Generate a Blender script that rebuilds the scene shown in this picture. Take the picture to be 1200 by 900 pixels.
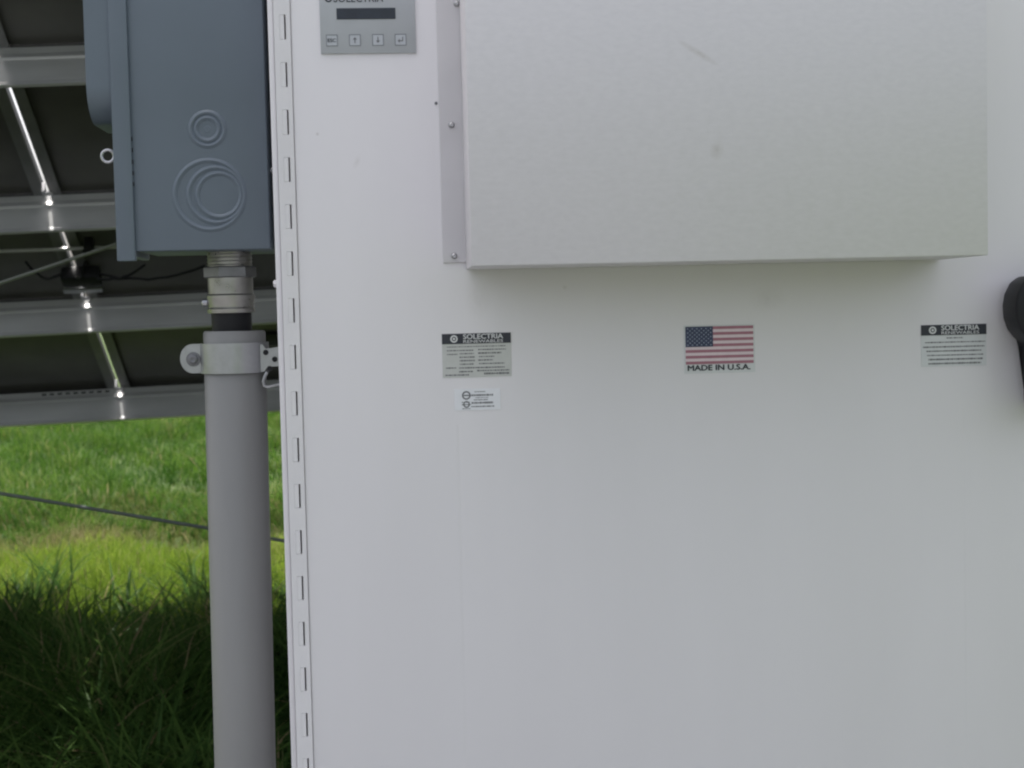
import bpy, bmesh, math, random
import numpy as np
from mathutils import Vector, Matrix, Euler
from math import sin, cos, pi, radians, tan, atan2

for o in list(bpy.data.objects):
    bpy.data.objects.remove(o)
S = bpy.context.scene
COL = S.collection
random.seed(5)
rng = np.random.default_rng(5)

# ------------------------------------------------------------------ camera
YAW, PITCH, ROLL = radians(4), radians(3), radians(1.35)
CAMP = Vector((0, -2.0, 1.5))
FPX = 1678.0                                        # focal length in pixels of a 1200 px wide picture
fwd = Vector((sin(YAW)*cos(PITCH), cos(YAW)*cos(PITCH), -sin(PITCH)))
rt0 = Vector((cos(YAW), -sin(YAW), 0))
up0 = rt0.cross(fwd)
rt = rt0*cos(ROLL) - up0*sin(ROLL)
up = up0*cos(ROLL) + rt0*sin(ROLL)
cd = bpy.data.cameras.new('camera')
cam = bpy.data.objects.new('camera', cd)
COL.objects.link(cam)
cam.matrix_world = Matrix(((rt.x, up.x, -fwd.x, CAMP.x), (rt.y, up.y, -fwd.y, CAMP.y),
                           (rt.z, up.z, -fwd.z, CAMP.z), (0, 0, 0, 1)))
cd.sensor_width = 36
cd.lens = FPX/1200*36
cd.clip_start = 0.05
cd.clip_end = 2000
cd.dof.use_dof = True
cd.dof.focus_distance = 2.0
cd.dof.aperture_fstop = 11
S.camera = cam

def W(px, py, Y=0.0):
    """the point where the sight line of a photo pixel meets the vertical plane y = Y (used to measure sizes)"""
    v = fwd + rt*((px-600)/FPX) - up*((py-450)/FPX)
    return CAMP + v*((Y-CAMP.y)/v.y)
def X(px, py, Y=0.0): return W(px, py, Y).x
def Z(px, py, Y=0.0): return W(px, py, Y).z

# ------------------------------------------------------------------ light
SUN_EL, SUN_AZ = radians(67), radians(-26)          # high sun beyond the panels, to the left
w = bpy.data.worlds.new('World')
S.world = w
w.use_nodes = True
nt = w.node_tree
bg = nt.nodes['Background']
sky = nt.nodes.new('ShaderNodeTexSky')
sky.sky_type = 'NISHITA'
sky.sun_disc = False
sky.sun_elevation = SUN_EL
sky.sun_rotation = SUN_AZ
sky.air_density = 0.8
sky.dust_density = 7.0
sky.ozone_density = 0.2
hs_ = nt.nodes.new('ShaderNodeHueSaturation')          # a hazy, whitish sky all round
hs_.inputs['Saturation'].default_value = 0.42
nt.links.new(sky.outputs[0], hs_.inputs['Color'])
nt.links.new(hs_.outputs[0], bg.inputs[0])
bg.inputs[1].default_value = 0.15
sd = bpy.data.lights.new('sun', 'SUN')
sd.energy = 2.8
sd.angle = radians(0.53)
sd.color = (1, 0.965, 0.91)
sun = bpy.data.objects.new('sun', sd)
COL.objects.link(sun)
tosun = Vector((sin(SUN_AZ)*cos(SUN_EL), cos(SUN_AZ)*cos(SUN_EL), sin(SUN_EL)))
sun.rotation_euler = tosun.to_track_quat('Z', 'Y').to_euler()
sun.location = (0, 0, 12)

S.view_settings.view_transform = 'Standard'
S.view_settings.look = 'None'
S.view_settings.exposure = 1.38
S.view_settings.gamma = 1
S.render.engine = 'CYCLES'
S.cycles.filter_width = 2.2
S.cycles.max_bounces = 8

# ------------------------------------------------------------------ helpers
class MB:
    def __init__(s): s.bm = bmesh.new()
    def box(s, x0, x1, y0, y1, z0, z1, bev=0, seg=2):
        r = bmesh.ops.create_cube(s.bm, size=1)
        vs = r['verts']
        for v in vs:
            v.co = Vector((x0 if v.co.x < 0 else x1, y0 if v.co.y < 0 else y1, z0 if v.co.z < 0 else z1))
        if bev:
            es = list({e for v in vs for e in v.link_edges})
            bmesh.ops.bevel(s.bm, geom=es, offset=bev, segments=seg, profile=0.5, affect='EDGES')
        return s
    def quad(s, pts):
        s.bm.faces.new([s.bm.verts.new(p) for p in pts]); return s
    def prism(s, pts, d):
        """closed polygon pts swept by the vector d"""
        d = Vector(d)
        a = [s.bm.verts.new(p) for p in pts]
        b = [s.bm.verts.new(Vector(p)+d) for p in pts]
        n = len(a)
        s.bm.faces.new(a); s.bm.faces.new(b[::-1])
        for i in range(n): s.bm.faces.new((a[i], b[i], b[(i+1) % n], a[(i+1) % n]))
        return s
    def lathe(s, prof, p0, axis=(0, 0, 1), n=40, rot=0.0):
        """prof: (distance along axis, radius); closes ends when radius is 0"""
        ax = Vector(axis).normalized()
        q = ax.to_track_quat('Z', 'Y')
        rings = []
        for h, r in prof:
            if r < 1e-7: rings.append([s.bm.verts.new(Vector(p0)+ax*h)])
            else: rings.append([s.bm.verts.new(Vector(p0)+q @ Vector((r*cos(rot+2*pi*k/n), r*sin(rot+2*pi*k/n), h))) for k in range(n)])
        for A, B in zip(rings, rings[1:]):
            for k in range(n):
                l = (k+1) % n
                if len(A) == 1 and len(B) == 1: continue
                if len(A) == 1: s.bm.faces.new((A[0], B[k], B[l]))
                elif len(B) == 1: s.bm.faces.new((A[k], A[l], B[0]))
                else: s.bm.faces.new((A[k], A[l], B[l], B[k]))
        return s
    def tube(s, pts, r, n=10, cap=True):
        pts = [Vector(p) for p in pts]
        rings = []
        ref = None
        for i, p in enumerate(pts):
            t = (pts[min(i+1, len(pts)-1)]-pts[max(i-1, 0)]).normalized()
            if ref is None:
                ref = t.orthogonal().normalized()
            ref = (ref - t*ref.dot(t)).normalized()
            b = t.cross(ref)
            rings.append([s.bm.verts.new(p+(ref*cos(2*pi*k/n)+b*sin(2*pi*k/n))*r) for k in range(n)])
        for A, B in zip(rings, rings[1:]):
            for k in range(n): s.bm.faces.new((A[k], A[(k+1) % n], B[(k+1) % n], B[k]))
        if cap: s.bm.faces.new(rings[0]); s.bm.faces.new(rings[-1])
        return s
    def torus(s, c, R, r, axis=(0, 1, 0), n=40, m=8, flat=1.0):
        ax = Vector(axis).normalized(); q = ax.to_track_quat('Z', 'Y')
        rg = []
        for i in range(n):
            a = 2*pi*i/n
            rg.append([s.bm.verts.new(Vector(c)+q @ Vector(((R+r*cos(b))*cos(a), (R+r*cos(b))*sin(a), r*sin(b)*flat)))
                       for b in [2*pi*j/m for j in range(m)]])
        for i in range(n):
            for j in range(m):
                A, B = rg[i], rg[(i+1) % n]
                s.bm.faces.new((A[j], B[j], B[(j+1) % m], A[(j+1) % m]))
        return s
    def build(s, name, mat, parent=None, smooth=35):
        bmesh.ops.recalc_face_normals(s.bm, faces=s.bm.faces)
        me = bpy.data.meshes.new(name)
        s.bm.to_mesh(me); s.bm.free()
        me.materials.append(mat)
        if smooth:
            me.shade_smooth() if hasattr(me, 'shade_smooth') else None
            try: me.set_sharp_from_angle(angle=radians(smooth))
            except Exception: pass
        o = bpy.data.objects.new(name, me)
        COL.objects.link(o)
        if parent: o.parent = parent
        return o

def empty(name, loc=(0, 0, 0), rot=(0, 0, 0)):
    o = bpy.data.objects.new(name, None); COL.objects.link(o)
    o.location = loc; o.rotation_euler = rot
    o.empty_display_size = 0.1
    return o
def tag(o, label=None, cat=None, group=None, kind=None):
    if label: o['label'] = label
    if cat: o['category'] = cat
    if group: o['group'] = group
    if kind: o['kind'] = kind
    return o
def twin(o, parent, loc=None):
    c = o.copy(); COL.objects.link(c); c.parent = parent
    if loc is not None: c.location = loc
    return c
def text(body, x0, x1, z0, z1, y, mat, parent, name='lettering', bold=0.0, depth=0.0003):
    """raised print: the words fill the rectangle x0..x1, z0..z1 just in front of y"""
    cu = bpy.data.curves.new('lettering', 'FONT'); cu.body = body; cu.extrude = 0.0
    cu.resolution_u = 3
    t = bpy.data.objects.new('lettering', cu); COL.objects.link(t)
    bpy.context.view_layer.update()
    dg = bpy.context.evaluated_depsgraph_get()
    me = bpy.data.meshes.new_from_object(t.evaluated_get(dg))
    bpy.data.objects.remove(t); bpy.data.curves.remove(cu)
    n = len(me.vertices); co = np.empty(n*3); me.vertices.foreach_get('co', co); co = co.reshape(-1, 3)
    a, b = co.min(0), co.max(0)
    out = np.empty_like(co)
    out[:, 0] = x0+(co[:, 0]-a[0])/(b[0]-a[0])*(x1-x0)
    out[:, 2] = z0+(co[:, 1]-a[1])/(b[1]-a[1])*(z1-z0)
    out[:, 1] = y-depth
    me.vertices.foreach_set('co', out.ravel()); me.update()
    if bold:                                        # heavier strokes: the same letters again, shifted a hair
        k = bold*(z1-z0); bmt = bmesh.new()
        for i, (ex, ez) in enumerate(((-1, 0), (1, 0), (0, -.6), (0, .6), (0, 0))):
            n0 = len(bmt.verts); bmt.from_mesh(me); bmt.verts.ensure_lookup_table()
            for v in bmt.verts[n0:]: v.co += Vector((ex*k, -.00003*i, ez*k))
        bmt.to_mesh(me); bmt.free()
    me.name = name
    me.materials.clear(); me.materials.append(mat)
    o = bpy.data.objects.new(name, me); COL.objects.link(o); o.parent = parent
    return o

# ------------------------------------------------------------------ materials
def mat(name, col, rough=0.5, metal=0.0, var=0.0, vscale=8.0, bump=0.0, bscale=200.0, stretch=(1, 1, 1), spec=0.5, rvar=0.0, coat=0.0):
    m = bpy.data.materials.new(name); m.use_nodes = True
    N, L = m.node_tree.nodes, m.node_tree.links
    p = N['Principled BSDF']
    p.inputs['Base Color'].default_value = (*col, 1); p.inputs['Roughness'].default_value = rough
    p.inputs['Metallic'].default_value = metal; p.inputs['Specular IOR Level'].default_value = spec
    p.inputs['Coat Weight'].default_value = coat
    tc = N.new('ShaderNodeTexCoord'); mp = N.new('ShaderNodeMapping'); mp.inputs['Scale'].default_value = stretch
    L.new(tc.outputs['Object'], mp.inputs['Vector'])
    if var or rvar:
        nz = N.new('ShaderNodeTexNoise'); nz.inputs['Scale'].default_value = vscale; nz.inputs['Detail'].default_value = 6
        L.new(mp.outputs[0], nz.inputs['Vector'])
    if var:
        mr = N.new('ShaderNodeMapRange'); mr.inputs['From Min'].default_value = 0.3; mr.inputs['From Max'].default_value = 0.7
        mr.inputs['To Min'].default_value = 1-var; mr.inputs['To Max'].default_value = 1+var
        L.new(nz.outputs[0], mr.inputs[0])
        mx = N.new('ShaderNodeVectorMath'); mx.operation = 'SCALE'; mx.inputs[0].default_value = col
        L.new(mr.outputs[0], mx.inputs['Scale']); L.new(mx.outputs[0], p.inputs['Base Color'])
    if rvar:
        m2 = N.new('ShaderNodeMapRange'); m2.inputs['From Min'].default_value = 0.3; m2.inputs['From Max'].default_value = 0.7
        m2.inputs['To Min'].default_value = max(0.03, rough-rvar); m2.inputs['To Max'].default_value = rough+rvar
        L.new(nz.outputs[0], m2.inputs[0]); L.new(m2.outputs[0], p.inputs['Roughness'])
    if bump:
        nb = N.new('ShaderNodeTexNoise'); nb.inputs['Scale'].default_value = bscale; nb.inputs['Detail'].default_value = 3
        L.new(mp.outputs[0], nb.inputs['Vector'])
        bp = N.new('ShaderNodeBump'); bp.inputs['Strength'].default_value = bump; bp.inputs['Distance'].default_value = 0.002
        L.new(nb.outputs[0], bp.inputs['Height']); L.new(bp.outputs[0], p.inputs['Normal'])
    return m

def spots(m, lst, col):
    """a few small stains at fixed places of the sheet: (x, z, rx, rz, turn, strength)"""
    N, L = m.node_tree.nodes, m.node_tree.links
    p = N['Principled BSDF']
    src = p.inputs['Base Color'].links[0].from_socket
    tc = N.new('ShaderNodeTexCoord')
    for (x, z, rx, rz, a, st) in lst:
        mp = N.new('ShaderNodeMapping'); mp.vector_type = 'TEXTURE'
        mp.inputs['Location'].default_value = (x, 0, z); mp.inputs['Rotation'].default_value = (0, a, 0)
        mp.inputs['Scale'].default_value = (rx, 1e3, rz)
        nz = N.new('ShaderNodeTexNoise'); nz.inputs['Scale'].default_value = 130; nz.inputs['Detail'].default_value = 3
        L.new(tc.outputs['Object'], nz.inputs['Vector'])
        L.new(tc.outputs['Object'], mp.inputs['Vector'])
        ln = N.new('ShaderNodeVectorMath'); ln.operation = 'LENGTH'; L.new(mp.outputs[0], ln.inputs[0])
        mr = N.new('ShaderNodeMapRange'); mr.inputs['From Min'].default_value = 1; mr.inputs['From Max'].default_value = 0
        mr.inputs['To Max'].default_value = st; L.new(ln.outputs['Value'], mr.inputs[0])
        mu = N.new('ShaderNodeMath'); mu.operation = 'MULTIPLY'; L.new(mr.outputs[0], mu.inputs[0]); L.new(nz.outputs[0], mu.inputs[1])
        mx = N.new('ShaderNodeMix'); mx.data_type = 'RGBA'
        L.new(mu.outputs[0], mx.inputs['Factor']); L.new(src, mx.inputs['A']); mx.inputs['B'].default_value = (*col, 1)
        src = mx.outputs['Result']
    L.new(src, p.inputs['Base Color'])

M = {}
M['paint'] = mat('white_cabinet_paint', (.715, .692, .708), .34, var=.014, vscale=3.5, stretch=(2.5, 1, .35), bump=.05, bscale=420, rvar=.05)
M['hinge'] = mat('white_hinge_paint', (.735, .712, .728), .38, var=.03, vscale=14, bump=.04, bscale=300)
M['cover'] = mat('cover_sheet_metal', (.645, .622, .640),   .44, metal=.16, var=.03, vscale=130, bump=.03, bscale=300, stretch=(.6, 1, 1.3), rvar=.05)
M['flange'] = mat('flange_sheet_paint', (.63, .61, .625), .42, var=.04, vscale=9, bump=.05, bscale=200)
M['blue'] = mat('blue_grey_enamel', (.130, .160, .194), .38, var=.05, vscale=6, bump=.05, bscale=260, rvar=.06)
M['pvc'] = mat('grey_pvc', (.222, .221, .217), .42, var=.04, vscale=7, stretch=(3, 3, .5), bump=.03, bscale=60, rvar=.05)
M['galv'] = mat('galvanised_steel', (.42, .425, .435), .36, metal=.85, var=.06, vscale=90, rvar=.03)
M['zinc'] = mat('zinc_fitting', (.38, .37, .35), .33, metal=.9, var=.15, vscale=40, bump=.08, bscale=150, rvar=.1)
M['steel'] = mat('bright_screw_steel', (.50, .50, .51), .38, metal=1, var=.1, vscale=300)
M['rail'] = mat('aluminium_rail', (.52, .52, .52), .38, metal=.35, var=.14, vscale=9, stretch=(.15, 1, 1), rvar=.08)
M['frame'] = mat('aluminium_panel_frame', (.21, .21, .215), .5, metal=.6, var=.1, vscale=12, rvar=.06)
M['side'] = mat('dimmed_frame_side', (.09, .09, .092), .55, metal=.2, var=.1, vscale=12)  # frame metal darkened on its sides to dim the sunlit gap between panels
M['back'] = mat('dark_back_sheet', (.085, .082, .078), .35, var=.25, vscale=3)
M['black'] = mat('black_plastic', (.012, .012, .014), .5, spec=.3, var=.15, vscale=30, bump=.05, bscale=300)
M['cable'] = mat('dark_cable_jacket', (.10, .115, .11), .6, var=.2, vscale=20)
M['wire'] = mat('pale_wire', (.55, .55, .55), .4, metal=.4, var=.1, vscale=30)
M['panelgrey'] = mat('display_overlay_grey', (.42, .435, .455), .38, var=.03, vscale=30)
M['lcd'] = mat('dark_lcd_glass', (.012, .018, .028), .18, var=.2, vscale=60)
M['button'] = mat('button_overlay', (.47, .49, .52), .4, var=.04, vscale=60)
M['ink'] = mat('dark_print_ink', (.028, .03, .042), .5, var=.1, vscale=200)
M['softink'] = mat('grey_print_ink', (.16, .16, .17), .5, var=.1, vscale=200)
M['silver'] = mat('silver_label', (.55, .55, .54), .36, metal=.15, var=.04, vscale=80)
M['whitelabel'] = mat('white_label', (.76, .76, .80), .4, var=.02, vscale=80)
M['palelabel'] = mat('pale_label', (.62, .63, .64), .4, var=.02, vscale=80)
M['red'] = mat('faded_red_print', (.36, .15, .20), .45, var=.06, vscale=120)
M['pink'] = mat('faded_white_print', (.70, .58, .62), .45, var=.03, vscale=120)
M['navy'] = mat('navy_print', (.035, .045, .10), .45, var=.15, vscale=150)
M['star'] = mat('pale_star_print', (.30, .33, .42), .45, var=.03, vscale=120)
M['lightprint'] = mat('pale_print', (.66, .66, .67), .45, var=.03, vscale=120)
M['border'] = mat('button_border_ink', (.24, .25, .27), .5, var=.1, vscale=200)
M['galvdark'] = mat('weathered_steel', (.22, .22, .23), .45, metal=.7, var=.2, vscale=25)
M['concrete'] = mat('pad_concrete', (.33, .32, .30), .85, var=.12, vscale=6, bump=.4, bscale=40)

def ground_mat(name, c1, c2, scale, bump):
    m = bpy.data.materials.new(name); m.use_nodes = True
    N, L = m.node_tree.nodes, m.node_tree.links; p = N['Principled BSDF']
    p.inputs['Roughness'].default_value = .95; p.inputs['Specular IOR Level'].default_value = .1
    tc = N.new('ShaderNodeTexCoord')
    a = N.new('ShaderNodeTexNoise'); a.inputs['Scale'].default_value = scale; a.inputs['Detail'].default_value = 8
    b = N.new('ShaderNodeTexNoise'); b.inputs['Scale'].default_value = scale*.07; b.inputs['Detail'].default_value = 4
    for n in (a, b): L.new(tc.outputs['Object'], n.inputs['Vector'])
    ad = N.new('ShaderNodeMath'); ad.operation = 'ADD'; L.new(a.outputs[0], ad.inputs[0]); L.new(b.outputs[0], ad.inputs[1])
    r = N.new('ShaderNodeMapRange'); r.inputs['From Min'].default_value = .75; r.inputs['From Max'].default_value = 1.25
    L.new(ad.outputs[0], r.inputs[0])
    mx = N.new('ShaderNodeMix'); mx.data_type = 'RGBA'; L.new(r.outputs[0], mx.inputs['Factor'])
    mx.inputs['A'].default_value = (*c1, 1); mx.inputs['B'].default_value = (*c2, 1)
    L.new(mx.outputs['Result'], p.inputs['Base Color'])
    bp = N.new('ShaderNodeBump'); bp.inputs['Strength'].default_value = bump; bp.inputs['Distance'].default_value = .03
    L.new(a.outputs[0], bp.inputs['Height']); L.new(bp.outputs[0], p.inputs['Normal'])
    return m

def grass_mat(name, lo, hi, trans=.45):
    """blade colour varies by blade (the stored 'tint'), light passes through the blades"""
    m = bpy.data.materials.new(name); m.use_nodes = True
    N, L = m.node_tree.nodes, m.node_tree.links
    for n in list(N): N.remove(n)
    out = N.new('ShaderNodeOutputMaterial')
    at = N.new('ShaderNodeAttribute'); at.attribute_name = 'tint'
    cr = N.new('ShaderNodeValToRGB')
    e = cr.color_ramp.elements
    e[0].color = (*lo[0], 1); e[1].color = (*hi, 1); e[1].position = .8
    k = cr.color_ramp.elements.new(.35); k.color = (*lo[1], 1)
    k = cr.color_ramp.elements.new(1.0); k.color = (.20, .17, .09, 1)
    L.new(at.outputs['Fac'], cr.inputs[0])
    d = N.new('ShaderNodeBsdfDiffuse'); t = N.new('ShaderNodeBsdfTranslucent')
    g = N.new('ShaderNodeBsdfGlossy'); g.inputs['Roughness'].default_value = .4; g.inputs['Color'].default_value = (.5, .5, .5, 1)
    mx = N.new('ShaderNodeMixShader'); mx.inputs[0].default_value = trans
    m2 = N.new('ShaderNodeMixShader'); m2.inputs[0].default_value = .006
    L.new(cr.outputs[0], d.inputs[0]); L.new(cr.outputs[0], t.inputs[0])
    L.new(d.outputs[0], mx.inputs[1]); L.new(t.outputs[0], mx.inputs[2])
    L.new(mx.outputs[0], m2.inputs[1]); L.new(g.outputs[0], m2.inputs[2]); L.new(m2.outputs[0], out.inputs[0])
    return m

# ------------------------------------------------------------------ the ground
g = MB()
g.quad([(-400, -400, 0), (400, -400, 0), (400, 400, 0), (-400, 400, 0)])
tag(g.build('ground', ground_mat('grassy_soil', (.035, .060, .018), (.070, .090, .035), 4, .6), smooth=0), kind='structure')
g = MB()
g.quad([(-14, -16, .004), (1.15, -16, .004), (1.15, -.225, .004), (-.425, -.225, .004), (-.425, 1.5, .004), (-14, 1.5, .004)])
tag(g.build('unseen_bounce_gravel', ground_mat('bounce_gravel', (.075, .077, .081), (.145, .148, .155), 45, .5), smooth=0), kind='structure')  # unseen gravel, added for neutral bounce light on the cabinet
g = MB(); g.box(-.42, 1.35, -.22, 1.0, -.05, .12, bev=.01)
tag(g.build('pad', M['concrete']), kind='structure')

# ------------------------------------------------------------------ inverter cabinet
CAB = empty('inverter_cabinet', (0, 0, 0))
tag(CAB, 'large white painted metal cabinet with flag decal, hinge strip and shallow grey cover', 'electrical cabinet')
XL = X(327, 450)                                    # left edge of the cabinet
XR = 1.17                                           # right edge, beyond the frame
ZB, ZT = .12, 2.06
xh0 = XL + .0085                                    # hinge leaf
xh1 = XL + .0310
MB().box(XL, XR, .022, .78, ZB, ZT, bev=.003).build('body', M['paint'], CAB)
MB().box(XL, xh0-.0006, .0035, .0215, ZB, ZT, bev=.0015).build('corner_post', M['paint'], CAB)
# the door, with two folds that print through the sheet very faintly
dm = MB(); dm.box(xh1+.0003, XR-.004, 0, .0215, ZB+.01, ZT-.01, bev=.002, seg=3)
DOOR = dm.build('door', M['paint'], CAB)
for px in (540, 1131):
    xx = X(px, 650)
    MB().prism([(xx-.004, 0.0002, 0), (xx, -.0001, 0), (xx+.004, .0002, 0)], (0, 0, .62)).build('weld_line', M['paint'], DOOR).location = (0, 0, .72)
# continuous hinge leaf with slots
pitch = (Z(333, 32)-Z(333, 850))/15
hs = pitch*.52
z32 = Z(333, 32)
zs = [z32-pitch*k for k in range(-6, 31)]
zs = sorted([z for z in zs if ZB+.06 < z < ZT-.06])
sx0, sx1 = XL+.0165, XL+.0250
hb = MB()
def hbox(x0, x1, z0, z1): hb.box(x0, x1, -.0022, .0030, z0, z1)
hbox(xh0, sx0, ZB+.01, ZT-.01); hbox(sx1, xh1, ZB+.01, ZT-.01)
prev = ZB+.01
for z in zs:
    hbox(sx0, sx1, prev, z-hs/2); prev = z+hs/2
hbox(sx0, sx1, prev, ZT-.01)
bmesh.ops.remove_doubles(hb.bm, verts=hb.bm.verts, dist=1e-6)
# drop the inside faces between the joined pieces
seen = {}
for f in list(hb.bm.faces):
    seen.setdefault(tuple(sorted(v.index for v in f.verts)), []).append(f)
HINGE = hb.build('hinge_leaf', M['hinge'], CAB, smooth=0)
tab = None
for z in zs:
    if tab is None:
        tab = MB().box(sx0+.0001, sx1-.0024, -.0021, .0215, -hs/2+.0003, hs/2-.0003, bev=.0002, seg=1).build('knuckle', M['hinge'], HINGE)
        tab.location = (0, 0, z)
    else: twin(tab, HINGE, (0, 0, z))
bt = MB(); bt.lathe([(0, 0), (0, .006), (.004, .006), (.006, .004), (.0065, 0)], (XL, .03, Z(322, 332)), (-1, 0, 0), n=6)
bt.build('bolt_head', M['hinge'], CAB)

# protruding cover with its flange and screws
CY = -.17
cx0, cx1 = X(548.5, 160, CY), X(1157.5, 160, CY)
cz0 = (Z(549, 311, CY)+Z(1158, 300, CY))/2
M_cov = M['cover']
spots(M['paint'], [(X(662, 337), Z(662, 337), .004, .004, 0, .6), (X(372, 157), Z(372, 157), .003, .003, 0, .9), (X(418, 190), Z(418, 190), .005, .012, .4, .35), (X(560, 350), Z(560, 350), .02, .03, 0, .25), (X(900, 350), Z(900, 350), .03, .02, 0, .25)], (.33, .30, .27))
spots(M_cov, [(X(840, 176, CY), Z(840, 176, CY), .010, .014, .3, .6), (X(818, 62, CY), Z(818, 62, CY), .034, .005, .55, .7),
              ], (.33, .29, .25))
COVER = MB().box(cx0, cx1, CY, -.0035, cz0, 2.01, bev=.0016, seg=2).build('cover_box', M_cov, CAB)
fx0, fx1 = X(515, 160), cx0+.004
FL = MB().box(fx0, fx1, -.0030, -.0002, Z(530, 308), 2.0, bev=.0008, seg=1).build('cover_flange', M['flange'], COVER)
for (px, py) in ((529, 147), (532, 300), (535, 5)):
    s_ = MB().lathe([(0, .0044), (.0010, .0044), (.0032, .0034), (.0042, .0018), (.0030, 0)], (X(px, py), -.003, Z(px, py)), (0, -1, 0), n=14)
    s_.build('screw', M['steel'], COVER)
pz = MB().lathe([(0, .0022), (.001, .002), (.0014, 0)], (X(511, 121), 0, Z(511, 121)), (0, -1, 0), n=10)
pz.build('rivet', M['softink'], CAB)

# display panel
dx0, dx1, dz0 = X(375.5, 40), X(487, 40), Z(430, 63)
DISP = MB().box(dx0, dx1, -.003, -.0001, dz0, dz0+.128, bev=.001).build('display_panel', M['panelgrey'], CAB)
def wrect(px0, py0, px1, py1): return X(px0, (py0+py1)/2), X(px1, (py0+py1)/2), Z((px0+px1)/2, py1), Z((px0+px1)/2, py0)
a = wrect(394.5, 10, 463.5, 23)
MB().box(a[0], a[1], -.0040, -.0028, a[2], a[3], bev=.0004, seg=1).build('screen', M['lcd'], DISP)
a = wrect(391, -6.5, 449, 3.0)
text('SOLECTRIA', *a, -.0030, M['ink'], DISP, bold=.02)
a = wrect(381, -5.5, 389, 3.2)
lg = MB().lathe([(0, .0052), (.0004, .0050), (.0004, .0030), (0, .0028)], ((a[0]+a[1])/2, -.0030, (a[2]+a[3])/2), (0, -1, 0), n=24)
lg.build('logo', M['ink'], DISP)
zb_ = Z(430, 47.5)
for i, px in enumerate((389, 416, 443, 469.5)):
    xc = X(px, 47.5); h = .0079
    fr = MB()
    for (u0, u1, v0, v1) in ((-h, h, h-.0011, h), (-h, h, -h, -h+.0011), (-h, -h+.0011, -h+.0011, h-.0011), (h-.0011, h, -h+.0011, h-.0011)):
        fr.box(xc+u0, xc+u1, -.0038, -.0028, zb_+v0, zb_+v1)
    fr.build('button_border', M['border'], DISP, smooth=0)
    MB().box(xc-h+.0011, xc+h-.0011, -.0036, -.0028, zb_-h+.0011, zb_+h-.0011, bev=.0002, seg=1).build('button', M['button'], DISP)
    if i == 0: text('ESC', xc-.0055, xc+.0055, zb_-.0024, zb_+.0024, -.0037, M['ink'], DISP, bold=.03)
    else:
        ic = MB(); y_ = -.0039; c = .0010
        if i == 1:
            ic.prism([(xc-.0028, y_, zb_+.0008), (xc, y_, zb_+.0042), (xc+.0028, y_, zb_+.0008)], (0, .0003, 0))
            ic.box(xc-c*.7, xc+c*.7, y_, y_+.0003, zb_-.0042, zb_+.0008)
        elif i == 2:
            ic.prism([(xc-.0028, y_, zb_-.0008), (xc+.0028, y_, zb_-.0008), (xc, y_, zb_-.0042)], (0, .0003, 0))
            ic.box(xc-c*.7, xc+c*.7, y_, y_+.0003, zb_-.0008, zb_+.0042)
        else:
            ic.prism([(xc-.0042, y_, zb_-.0015), (xc-.0012, y_, zb_-.0042), (xc-.0012, y_, zb_+.0012)], (0, .0003, 0))
            ic.box(xc-.0012, xc+.0034, y_, y_+.0003, zb_-.0022, zb_-.0008)
            ic.box(xc+.0022, xc+.0034, y_, y_+.0003, zb_-.0008, zb_+.0040)
        ic.build('button_icon', M['softink'], DISP, smooth=0)

def fineprint(rows, x0, x1, z0, z1, y, mtl, parent, seed):
    """lines of print too small to read: short ink dashes with word gaps. rows: (height 0..1 from top, from, to, thickness)"""
    r = random.Random(seed); b = MB(); W_, H_ = x1-x0, z1-z0
    for (h, a, e, th) in rows:
        u = a
        while u < e:
            l = min(r.uniform(.010, .045), e-u)
            k = th*r.uniform(.7, 1.1)
            b.box(x0+u*W_, x0+(u+l)*W_, y-.0002, y, z1-(h+k/2)*H_, z1-(h-k/2)*H_)
            u += l+r.uniform(.004, .009)
    return b.build('fine_print', mtl, parent, smooth=0)

def brand_header(par, x0, x1, z0, z1, split):
    MB().box(x0, x1, -.0011, -.0005, z0, z1).build('header_band', M['ink'], par, smooth=0)
    H_ = z1-z0; W_ = x1-x0
    lc = (x0+W_*.175, z0+H_*.5)
    lg = MB().lathe([(0, H_*.36), (.0004, H_*.36), (.0004, H_*.22), (0, H_*.22)], (lc[0], -.0012, lc[1]), (0, -1, 0), n=28)
    lg.lathe([(.0004, H_*.12), (.0004, 0)], (lc[0], -.0012, lc[1]), (0, -1, 0), n=16)
    lg.build('logo', M['lightprint'], par, smooth=0)
    text('SOLECTRIA', x0+W_*.31, x0+W_*.885, z0+H_*.46, z0+H_*.93, -.0012, M['lightprint'], par, bold=.04)
    text('RENEWABLES', x0+W_*.31, x0+W_*.885, z0+H_*.08, z0+H_*.37, -.0012, M['lightprint'], par, bold=.02)

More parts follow.
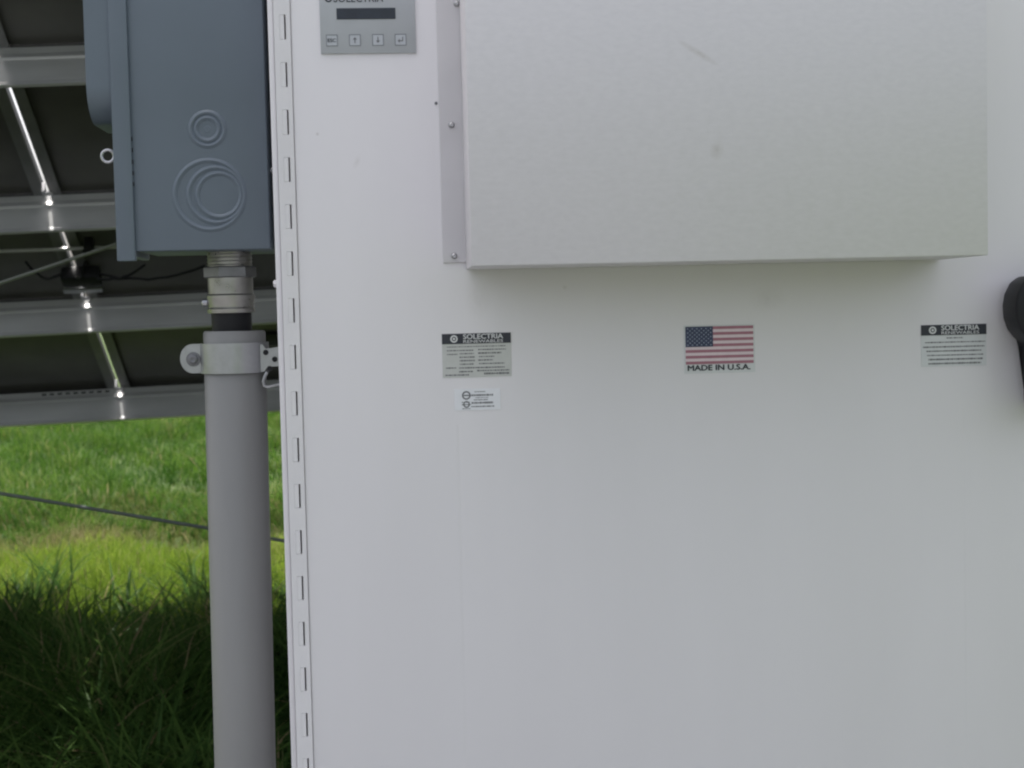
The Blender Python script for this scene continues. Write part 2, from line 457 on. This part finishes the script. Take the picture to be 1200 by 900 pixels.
# rating label (left)
def wall_box(p00, p10, p01, p11):
    return ((X(*p00)+X(*p01))/2, (X(*p10)+X(*p11))/2, (Z(*p01)+Z(*p11))/2, (Z(*p00)+Z(*p10))/2)
x0, x1, z0, z1 = wall_box((517, 392), (598, 389), (519.5, 443), (600, 440.5))
RL = MB().box(x0, x1, -.0006, -.0001, z0, z1).build('rating_label', M['silver'], CAB, smooth=0)
RL['label'] = 'silver rating label with black header and rows of fine print'
H_ = z1-z0
brand_header(RL, x0, x1, z1-H_*.235, z1, .3)
fineprint([(.30, .07, .92, .022), (.385, .07, .45, .03), (.375, .52, .93, .03), (.47, .07, .22, .03), (.46, .25, .46, .03), (.455, .52, .86, .035),
           (.54, .25, .47, .03), (.535, .53, .76, .03), (.62, .25, .47, .035), (.615, .52, .74, .03), (.70, .25, .45, .03), (.695, .53, .90, .03),
           (.78, .05, .20, .03), (.785, .24, .90, .035), (.87, .24, .44, .035), (.855, .50, .97, .035), (.945, .04, .38, .035), (.925, .60, .97, .045)],
          x0, x1, z0, z1, -.0006, M['softink'], RL, 3)
# certification label below it
x0, x1, z0, z1 = wall_box((532, 456), (586, 455), (533, 481), (587, 480))
CL = MB().box(x0, x1, -.0006, -.0001, z0, z1).build('certification_label', M['whitelabel'], CAB, smooth=0)
CL['label'] = 'small white label with a round mark and blurred print'
W_, H_ = x1-x0, z1-z0
lg = MB().torus((x0+W_*.26, -.0008, z1-H_*.30), H_*.17, H_*.035, flat=.1, n=20, m=4)
lg.box(x0+W_*.20, x0+W_*.32, -.0009, -.0007, z1-H_*.33, z1-H_*.27)
lg.torus((x0+W_*.26, -.0008, z1-H_*.72), H_*.13, H_*.03, flat=.1, n=20, m=4)
lg.build('round_mark', M['softink'], CL, smooth=0)
fineprint([(.14, .44, .68, .04), (.30, .36, .84, .09), (.42, .45, .74, .035), (.52, .42, .72, .05), (.62, .16, .33, .05), (.66, .37, .84, .09),
           (.73, .16, .36, .05), (.83, .36, .86, .06), (.92, .17, .34, .04)], x0, x1, z0, z1, -.0006, M['softink'], CL, 8)
# flag decal
x0, x1, z0, z1 = wall_box((802.5, 384), (882.5, 380.5), (804, 428), (883, 424.5))
pad_ = .0022
FD = MB().box(x0-pad_, x1+pad_, -.0006, -.0001, Z(843, 437), z1+pad_).build('flag_decal', M['palelabel'], CAB, smooth=0)
FD['label'] = 'flag decal with thirteen stripes, starred canton and words below'
sh = (z1-z0)/13
canton_x = x0+(x1-x0)*.405
for k in range(13):
    zz = z1-sh*(k+1)
    xs = canton_x if k < 7 else x0
    MB().box(xs, x1, -.0010, -.0004, zz, zz+sh).build('stripe', M['red'] if k % 2 == 0 else M['pink'], FD, smooth=0)
MB().box(x0, canton_x, -.0011, -.0004, z1-sh*7, z1+.0002).build('canton', M['navy'], FD, smooth=0)
st = MB()
cw, ch = canton_x-x0, sh*7
for r_ in range(9):
    for c_ in range(6 if r_ % 2 == 0 else 5):
        sx = x0+cw*(2*c_+(1 if r_ % 2 == 0 else 2))/12; sz = z1-ch*(r_+1)/10
        vs = [st.bm.verts.new((sx+(.0014 if j % 2 == 0 else .0006)*sin(j*pi/5), -.0013, sz+(.0014 if j % 2 == 0 else .0006)*cos(j*pi/5))) for j in range(10)]
        st.bm.faces.new(vs)
st.build('stars', M['star'], FD, smooth=0)
a = wall_box((806, 428.5), (879, 426), (806, 435), (879, 432.3))
text('MADE IN U.S.A.', *a, -.0007, M['ink'], FD, bold=.07)
# notice label (right)
x0, x1, z0, z1 = wall_box((1079, 381.5), (1155.5, 379), (1079.5, 430), (1156, 428))
NL = MB().box(x0, x1, -.0006, -.0001, z0, z1).build('notice_label', M['palelabel'], CAB, smooth=0)
NL['label'] = 'pale notice label with black header and centred fine print'
H_ = z1-z0
brand_header(NL, x0, x1, z1-H_*.25, z1, .3)
fineprint([(.32, .39, .64, .03), (.42, .06, .98, .03), (.53, .03, .97, .035), (.63, .08, .92, .035), (.73, .09, .95, .03), (.83, .11, .94, .045), (.93, .11, .92, .045)],
          x0, x1, z0, z1, -.0006, M['softink'], NL, 5)

# rotary handle at the right
GY_ = -.020
out_ = [(1262, 322), (1192, 324), (1182, 331.5), (1175.5, 345), (1173.5, 358), (1174.5, 373), (1179, 386), (1187, 396), (1196.5, 403.5), (1199, 470), (1208, 482), (1236, 482), (1246, 470), (1248, 403), (1262, 390), (1272, 372), (1275, 350), (1271, 332)]
hb_ = MB(); hb_.prism([W(px, py, GY_) for px, py in out_], (0, -.05, 0))
bmesh.ops.bevel(hb_.bm, geom=list(hb_.bm.edges), offset=.0045, segments=3, profile=.5, affect='EDGES')
HD = hb_.build('rotary_handle', M['black'], CAB)
c_ = W(1224, 360, -.03)
MB().lathe([(0, .032), (.008, .032), (.010, .024), (.030, .024)], (c_.x, 0, c_.z), (0, -1, 0), n=40).build('shaft_collar', M['black'], HD)

# ------------------------------------------------------------------ disconnect box
BY = .10
bxl, bxr = X(153, 150, BY), X(312, 150, BY)
bz0 = Z(235, 293, BY)
DB = empty('disconnect_box', ((bxl+bxr)/2, BY, bz0))
tag(DB, 'blue grey disconnect box with ring knockouts, mounted on the left side of the white cabinet', 'disconnect box')
off = Vector(DB.location)
def in_db(o): o.location = -off; return o
in_db(MB().box(bxl, bxr, BY, .285, bz0, 2.35, bev=.002, seg=2).build('body', M['blue'], DB))
lx0, lx1 = X(133, 200, BY-.006), X(154.8, 200, BY-.006)
lz0 = Z(148, 306, BY-.006)
dm2 = MB(); dm2.box(lx0, lx1, BY-.006, BY+.010, lz0, 2.37, bev=.002, seg=2); dm2.box(lx0+.0005, lx0+.012, BY+.0098, .288, bz0-.006, 2.37, bev=.0015, seg=1)
DOORB = in_db(dm2.build('door', M['blue'], DB))
# switch housing that bulges from the door, rounded at its foot
hx0, hx1 = X(100.5, 80, BY), lx0
hzb = Z(110, 142, BY); R_ = .050
pr = [(hx0, BY-.002, 2.2), (hx0, BY-.002, hzb+R_)]
for k in range(1, 9):
    a_ = k*pi/2/8; pr.append((hx0, BY-.002+R_*(1-cos(a_)), hzb+R_*(1-sin(a_))))
pr += [(hx0, .24, hzb), (hx0, .24, 2.2)]
HS = MB(); HS.prism(pr, (hx1-hx0+.001, 0, 0))
in_db(HS.build('switch_housing', M['blue'], DB, smooth=50))
rc = W(126.5, 183, BY+.02)
in_db(MB().torus(rc, .0088, .0024, n=28, m=8).build('padlock_ring', M['steel'], DB))
KN = [((243, 151.4), (19, 13)), ((245.7, 228.4), (39.5,)), ((253.5, 228.4), (31.5,)), ((257, 228.6), (25,))]
mm = (2.0+BY)/FPX
for (c, rs) in KN:
    p = W(*c, BY)
    k_ = MB()
    for r_ in rs:
        q_ = r_*mm; k_.lathe([(-.0005, q_-.0046), (.0001, q_-.0040), (.0026, q_-.0012), (.0030, q_), (.0026, q_+.0012), (.0001, q_+.0040), (-.0005, q_+.0046)], (p.x, BY, p.z), (0, -1, 0), n=64)
    in_db(k_.build('knockout_ring', M['blue'], DB))
p = W(243, 151.2, BY); in_db(MB().lathe([(0, .0052), (.0006, .0045), (.0006, .0022), (-.0006, .0016), (-.0006, 0)], (p.x, BY, p.z), (0, -1, 0), n=20).build('knockout_ring', M['blue'], DB))
sp = W(315.5, 200, BY+.05)
in_db(MB().lathe([(0, .0045), (XL-bxr+.001, .0045)], (bxr-.0005, BY+.05, sp.z), (1, 0, 0), n=12).build('standoff', M['steel'], DB))
in_db(MB().lathe([(0, .0045), (XL-bxr+.001, .0045)], (bxr-.0005, .25, sp.z), (1, 0, 0), n=12).build('standoff', M['steel'], DB))
# hinge pins and gasket seen as small dark bumps beside the door lip
gk = MB()
for py in (163, 176, 190, 203, 216):
    q = W(154.4+(py-180)*.04, py, BY); gk.box(q.x-.0012, q.x+.0018, BY-.0035, BY+.001, q.z-.003, q.z+.003, bev=.0006, seg=1)
in_db(gk.build('gasket', M['black'], DB))

# ------------------------------------------------------------------ conduit under the box
PY = .19
pt, pb = W(275.5, 420, PY), W(287.5, 900, PY)
pipe_dx = (pb.x-pt.x)/(pt.z-pb.z)                   # the pipe leans a little
ptop = Z(272, 388, PY-.04)
def pipex(z): return pt.x + (pt.z-z)*pipe_dx
pr_ = .0463
CP = empty('conduit_pipe', (pipex(0), PY, 0))
tag(CP, 'thick grey plastic conduit pipe standing below the blue grey disconnect box', 'conduit')
ax = Vector((pipex(ptop)-pipex(0), 0, ptop))
b = MB(); Lp = ax.length
b.lathe([(0, pr_), (Lp-.003, pr_), (Lp, pr_-.002), (Lp, pr_-.008), (Lp-.05, pr_-.008)], (0, 0, 0), ax, n=56)
b.build('pipe', M['pvc'], CP)
fz = bz0
CF = empty('conduit_fitting', (X(270.5, 345, PY), PY, ptop))
tag(CF, 'stacked metal conduit connector with locknut between the box and grey pipe', 'pipe fitting')
def zz(py, Yq=PY-.035): return Z(270, py, Yq)-ptop
MB().lathe([(zz(390)-.03, .0300), (zz(364), .0300)], (0, 0, 0), n=40).build('inner_pipe', M['black'], CF)
prof = [(zz(367), .030), (zz(366.6), .0355), (zz(362), .0362), (zz(360), .0345), (zz(352), .0350), (zz(350), .0362), (zz(346), .0362),
        (zz(344), .0335), (zz(340), .0335), (zz(327), .0335), (zz(325), .0335)]
MB().lathe(prof, (0, 0, 0), n=44).build('coupling', M['zinc'], CF)
MB().lathe([(zz(325.5), .030), (zz(325), .0372), (zz(323.5), .0392), (zz(313), .0392), (zz(311.5), .0372), (zz(311), .028)], (0, 0, 0), n=6, rot=radians(12)).build('locknut', M['galvdark'], CF, smooth=0)
MB().lathe([(zz(312), .0325), (fz-ptop-.0005, .0325)], (0, 0, 0), n=40).build('threaded_nipple', M['zinc'], CF)
th = MB()
for k in range(5): th.torus((0, 0, fz-ptop-.004-.0052*k), .0327, .0011, axis=(0, 0, 1), n=36, m=6)
th.build('thread', M['zinc'], CF)
sc_ = W(242, 353, PY); MB().lathe([(0, .006), (.007, .006), (.0085, .004), (.0085, 0)], (-.0345, -.004, zz(354)), (-1, 0, 0), n=10).build('set_screw', M['steel'], CF)

# pipe strap
zc = Z(275, 420, PY-.045); sth = .0225; sr = pr_+.0025
CS = empty('pipe_strap', (pipex(zc), PY, zc))
tag(CS, 'galvanised strap clamped round the top of the grey conduit pipe', 'pipe strap')
b = MB()
ang = [pi+pi*k/24 for k in range(25)]
inner = [(sr*cos(a_), sr*sin(a_)) for a_ in ang]
outer = [((sr+.0022)*cos(a_), (sr+.0022)*sin(a_)) for a_ in ang]
b.prism([(x_, y_, -sth) for x_, y_ in inner+outer[::-1]], (0, 0, 2*sth))
b.build('band', M['galv'], CS)
# rounded ear on the left with its bolt
ear = [(-sr-.0005, -.004, sth*.98)]
ecx = -sr-.014
for k in range(13):
    a_ = pi/2+pi*k/12; ear.append((ecx+sth*.98*cos(a_)*.85, -.004, sth*.98*sin(a_)))
ear.append((-sr-.0005, -.004, -sth*.98))
b = MB(); b.prism(ear, (0, .004, 0)); b.build('ear', M['galv'], CS)
b = MB(); b.lathe([(0, .011), (.002, .0105), (.0022, .0075), (.005, .0068), (.006, .004), (.0045, 0)], (ecx+.001, -.004, -.001), (0, -1, 0), n=20); b.build('bolt_head', M['galvdark'], CS)
# bracket on the right that ties the strap to the cabinet side
XS = XL-pipex(zc)
b = MB()
yb = -.030
b.prism([(sr*.80, yb, sth*.85), (sr*.80+.006, yb, sth*.85), (sr*.80+.010, yb, sth*.55), (XS-.001, yb, sth*.75), (XS-.001, yb, -sth*.62), (sr*.80+.012, yb, -sth*.62), (sr*.80+.007, yb, -sth*.95), (sr*.80, yb, -sth*.95)], (0, .004, 0))
b.build('bracket_plate', M['galv'], CS, smooth=0)
for (px, py) in ((311.5, 413), (322, 421), (316, 432)):
    q = W(px, py, PY+yb)
    MB().lathe([(0, .0042), (.0012, .0042), (.0014, 0)], (q.x-pipex(zc), yb, q.z-zc), (0, -1, 0), n=12).build('bracket_hole', M['black'], CS)
hk = [W(px, py, PY-.03) for px, py in ((313, 436), (310.5, 441), (308.5, 447), (309.5, 452), (314, 454), (323, 451.5), (330, 450))]
b = MB(); b.tube([(q.x-pipex(zc), q.y-PY, q.z-zc) for q in hk], .0026, n=8); b.build('hook_rod', M['galv'], CS)

# ------------------------------------------------------------------ solar array (its underside)
TILT, RISE = radians(34), .027
xA = Vector((1, RISE*tan(TILT), RISE)).normalized(); yA = Vector((0, cos(TILT), -sin(TILT))); nA = xA.cross(yA)
RA = Matrix((xA, yA, nA)).transposed()
P4 = W(100, 473, 5.3)
SA = empty('solar_array', P4, RA.to_euler())
tag(SA, 'tilted solar panel array seen from below, dark panels on pale aluminium rails', 'solar array')
RH, RB = .080, .105
Minv = (Matrix.Translation(P4) @ RA.to_4x4()).inverted()
def on_array(px, py, h=0.0):
    v = fwd + rt*((px-600)/FPX) - up*((py-450)/FPX)
    t = ((P4+nA*h-CAMP).dot(nA))/v.dot(nA)
    return Minv @ (CAMP+v*t)
RS = [-on_array(100, py).y for py in (473, 367, 245, 72)]          # rail positions up the slope
RS += [RS[-1]+.80*k_ for k_ in (1, 2, 3, 4)]  # unseen upper rows, extended to shade the ground in front
seam = sum(on_array(px, py, RH).x for px, py in ((50, 212), (97, 338), (135, 446)))/3
print('rails', RS, 'seam', seam, [on_array(px, py, RH).x for px, py in ((14, 62), (50, 212), (97, 338), (135, 446))])
PW, GAP = 1.66, .020
x_edges = [seam-PW-GAP/2-PW-GAP, seam-PW-GAP/2, seam+GAP/2, seam+GAP/2+PW+GAP]
XA0, XA1 = x_edges[0]-.05, x_edges[-1]+PW+.05
def crail():
    a_ = [(0, RH), (0, RH-.030), (-.007, RH-.053), (-.006, RH-.057), (0, RH-.062), (.001, -RB+.022), (0, -RB+.016), (-.003, -RB+.012), (-.004, -RB), (.010, -RB), (.012, RH-.012), (.05, RH-.010), (.05, RH)]
    b = MB(); b.prism([(XA0, y_, z_) for y_, z_ in a_], (XA1-XA0, 0, 0))
    return b
rail = None
for s_ in RS:
    if rail is None:
        rail = crail().build('rail', M['rail'], SA, smooth=0)
    else:
        rail = twin(rail, SA)
    rail.location = (0, -s_, 0)
# row of punched slots along the lowest rail
sl = MB()
for k in range(9):
    q = on_array(42+k*9.5, 457.5-k*.45); sl.box(q.x-.011, q.x+.011, -.0006, .001, RH-.020, RH-.010)
sl.build('punched_slot', M['black'], SA, smooth=0)
# panels: back sheet and a frame of four bars with an inner lip
def panel(x0, s0, s1):
    b = MB(); zt = RH+.001
    x1 = x0+PW
    b.box(x0+.003, x1-.003, -s1+.003, -s0-.003, zt+.026, zt+.032)
    p = b.build('solar_panel', M['back'], SA, smooth=0)
    f_ = MB(); lw, t_, hh = .046, .002, .036
    f_.box(x0, x0+lw, -s1, -s0, zt, zt+t_); f_.box(x1-lw, x1, -s1, -s0, zt, zt+t_)
    f_.box(x0+lw, x1-lw, -s1, -s1+lw*.3, zt, zt+t_); f_.box(x0+lw, x1-lw, -s0-lw*.3, -s0, zt, zt+t_)
    f_.box(x0, x0+t_, -s1, -s0, zt+t_, zt+hh); f_.box(x1-t_, x1, -s1, -s0, zt+t_, zt+hh)
    f_.box(x0+t_, x1-t_, -s1, -s1+t_, zt+t_, zt+hh); f_.box(x0+t_, x1-t_, -s0-t_, -s0, zt+t_, zt+hh)
    f_.bm.faces.ensure_lookup_table()
    for fc in f_.bm.faces[24:]: fc.material_index = 1
    fo = f_.build('panel_frame', M['frame'], p, smooth=0); fo.data.materials.append(M['side'])
    j = MB(); j.box(x0+.75, x0+.90, -(s0+s1)/2-.05, -(s0+s1)/2+.05, zt+.008, zt+.0258, bev=.004); j.build('junction_box', M['black'], p)
    return p
rows = [(RS[i_]-.016 if i_ else -.05, RS[i_+1]-.032) for i_ in range(len(RS)-1)]
for x0_ in x_edges:
    for s0_, s1_ in rows: panel(x0_, s0_, s1_)
# mid clamps at the seam over each rail
for i, s_ in enumerate(RS[:7]):
    b = MB(); b.box(seam-.004, seam+.008, -s_-.085, -s_-.073, RH-.045, RH-.001)
    b.box(seam-.004, seam+.036, -s_-.0728, -s_-.052, RH-.045, RH-.039)
    b.build('mid_clamp', M['steel'], SA, smooth=0)
# posts and legs of the table, mostly out of the picture
for xp in (x_edges[0]+.4, x_edges[2]+1.1, x_edges[3]+1.2):
    for s_ in (.5, 3.2):
        q = SA.matrix_basis @ Vector((xp, -s_, -RB-.09))
        b = MB(); pts = [Minv @ Vector((q.x, q.y, -.3)), Minv @ q]
        b.tube(pts, .045, n=16); b.build('support_post', M['galv'], SA)
    b = MB(); b.box(xp-.03, xp+.03, -5.6, .1, -RB-.12, -RB-.001); b.build('rafter', M['galv'], SA, smooth=0)

def on_depth(px, py, Y): return W(px, py, Y)
b = MB(); p0, p1 = on_array(-40, 345, -.03), on_array(190, 268, -.03)
b.tube([p0, p1], .0085, n=10); b.build('brace_rod', M['galv'], SA)
b = MB(); b.tube([on_array(-120, 298, .02), on_array(60, 292.5, .015), on_array(104, 290.5, .02), on_array(260, 285, .02)], .0075, n=8); b.build('ground_wire', M['wire'], SA)
q = on_array(104, 290, .0)
b = MB(); b.box(q.x-.02, q.x+.02, q.y-.02, q.y+.02, q.z-.03, q.z+.045, bev=.006); b.build('wire_clip', M['black'], SA)
q = on_array(96, 326, .03)
b = MB(); b.box(q.x-.085, q.x+.085, q.y-.05, q.y+.03, q.z-.032, q.z+.035, bev=.012); b.build('connector_block', M['black'], SA)
q = on_array(97, 338, .045)
b = MB(); b.box(q.x-.085, q.x+.085, q.y-.014, q.y+.02, q.z-.012, q.z+.008, bev=.002); b.build('clamp_plate', M['galv'], SA)
r = random.Random(4)
for k in range(4):                                  # black leads hanging in loops under the panels
    a_ = on_array(96-18+k*10, 318, .04); e_ = on_array(30+k*70, 308+r.uniform(-4, 8), .07)
    pts = []
    for i in range(13):
        u = i/12; pp = a_.lerp(e_, u); pp.z -= .11*4*u*(1-u)*r.uniform(.8, 1.0)*.6; pts.append(pp)
    b = MB(); b.tube(pts, .006, n=6); b.build('panel_lead', M['black'], SA)

# dark cable strung across, behind the pipe
cbY = 3.4
c0, c1 = W(-10, 576.5, cbY), W(331, 633.5, cbY)
dr = (c1-c0)
a_, e_ = c0-dr*6.0, c1+dr*(c1.z/-dr.z)             # runs down to the ground at its right end
pts = [a_.lerp(e_, i/40) for i in range(41)]
b = MB(); b.tube(pts, .0065, n=10)
tag(b.build('strung_cable', M['cable']), 'dark cable strung low across the grass behind the grey pipe', 'cable')

# ------------------------------------------------------------------ grass
def blades(name, n, xy, hmin, hmax, wid, bend, mtl, label, tint=(0, .9), clump=.0, seg=3, dead=.04):
    x_, y_ = xy[:, 0], xy[:, 1]; n = len(x_)
    h = rng.uniform(hmin, hmax, n)*(1-.35*rng.random(n)**2)
    cl = (np.sin(x_*3.1+1.7*np.sin(y_*1.3))*np.cos(y_*2.3+x_*.7)+np.sin(x_*7.3+y_*3.1)*.5)
    h *= 1+clump*cl
    az = rng.uniform(0, 2*pi, n); bd = h*bend*rng.uniform(.2, 1.5, n)
    dx, dy = np.cos(az), np.sin(az)
    wv = wid*rng.uniform(.6, 1.3, n)
    fa = az+pi/2+rng.uniform(-.6, .6, n)
    wx, wy = np.cos(fa)*wv, np.sin(fa)*wv
    nv = 2*seg+1
    co = np.empty((n, nv, 3), np.float32)
    for k in range(seg+1):
        u = k/seg
        cxk = x_+dx*bd*u**2; cyk = y_+dy*bd*u**2; czk = h*(u-.30*bend*u**2.5)
        wk = (1-u**1.6)*.5
        if k < seg:
            co[:, 2*k] = np.stack([cxk-wx*wk, cyk-wy*wk, czk], 1); co[:, 2*k+1] = np.stack([cxk+wx*wk, cyk+wy*wk, czk], 1)
        else: co[:, 2*k] = np.stack([cxk, cyk, czk], 1)
    base = (np.arange(n)*nv)[:, None]
    loops, tot = [], []
    q = []
    for k in range(seg-1): q += [2*k, 2*k+1, 2*k+3, 2*k+2]
    q += [2*(seg-1), 2*(seg-1)+1, 2*seg]
    li = (base+np.array(q)[None]).ravel().astype(np.int32)
    per = np.array([4]*(seg-1)+[3]); lt = np.tile(per, n); ls = np.concatenate([[0], np.cumsum(lt)[:-1]]).astype(np.int32)
    me = bpy.data.meshes.new(name)
    me.vertices.add(n*nv); me.vertices.foreach_set('co', co.ravel())
    me.loops.add(len(li)); me.loops.foreach_set('vertex_index', li)
    me.polygons.add(len(lt)); me.polygons.foreach_set('loop_start', ls)
    at = me.attributes.new('tint', 'FLOAT', 'POINT')
    t = rng.uniform(tint[0], tint[1], n)*.75+.16*cl+.14*np.sin(x_*1.9+y_*.8)*np.sin(y_*1.7-x_*.6)+.1
    t = np.where(rng.random(n) < dead, 1.0, np.clip(t, 0, .88))
    at.data.foreach_set('value', np.repeat(t, nv).astype(np.float32))
    me.update(calc_edges=True); me.materials.append(mtl)
    o = bpy.data.objects.new(name, me); COL.objects.link(o)
    return tag(o, label, 'grass', kind='stuff')
def scatter(n, y0, y1):
    """points in the wedge of field seen left of the cabinet, wide enough for a step to the side"""
    y = np.sqrt(rng.uniform((y0+2)**2, (y1+2)**2, n))-2
    d = y+2
    x = rng.uniform(-.46*d-.3, .06*d, n)
    y = y+rng.normal(0, .14, n)+.22*np.sin(x*2.3)+.14*np.sin(x*6.1+1)
    return np.stack([x, y], 1)
def tufts(k, y0, y1, n):
    """clumps of taller blades"""
    c = scatter(k, y0, y1)
    return np.concatenate([p+rng.normal(0, .055, (n, 2)) for p in c])
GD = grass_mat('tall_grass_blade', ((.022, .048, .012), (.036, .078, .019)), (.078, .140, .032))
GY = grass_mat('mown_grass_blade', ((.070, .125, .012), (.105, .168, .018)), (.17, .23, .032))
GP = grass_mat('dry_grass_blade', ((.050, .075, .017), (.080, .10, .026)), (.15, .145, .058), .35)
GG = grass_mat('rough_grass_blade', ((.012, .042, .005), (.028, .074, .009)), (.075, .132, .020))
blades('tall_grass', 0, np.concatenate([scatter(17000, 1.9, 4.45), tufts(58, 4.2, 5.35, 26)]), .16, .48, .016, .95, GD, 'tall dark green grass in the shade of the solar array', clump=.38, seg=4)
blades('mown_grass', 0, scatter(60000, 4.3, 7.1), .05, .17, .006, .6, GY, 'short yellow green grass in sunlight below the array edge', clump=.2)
blades('dry_grass', 0, scatter(40000, 7.0, 10.0), .04, .13, .007, .9, GP, 'pale dry grass strip between the short and rough grass', clump=.35)
blades('rough_grass', 0, np.concatenate([scatter(7000, 7.6, 9.5), scatter(75000, 9.4, 24.0)]), .08, .32, .010, 1.1, GG, 'rough deep green grass beyond the dry strip', clump=.55, dead=.012)
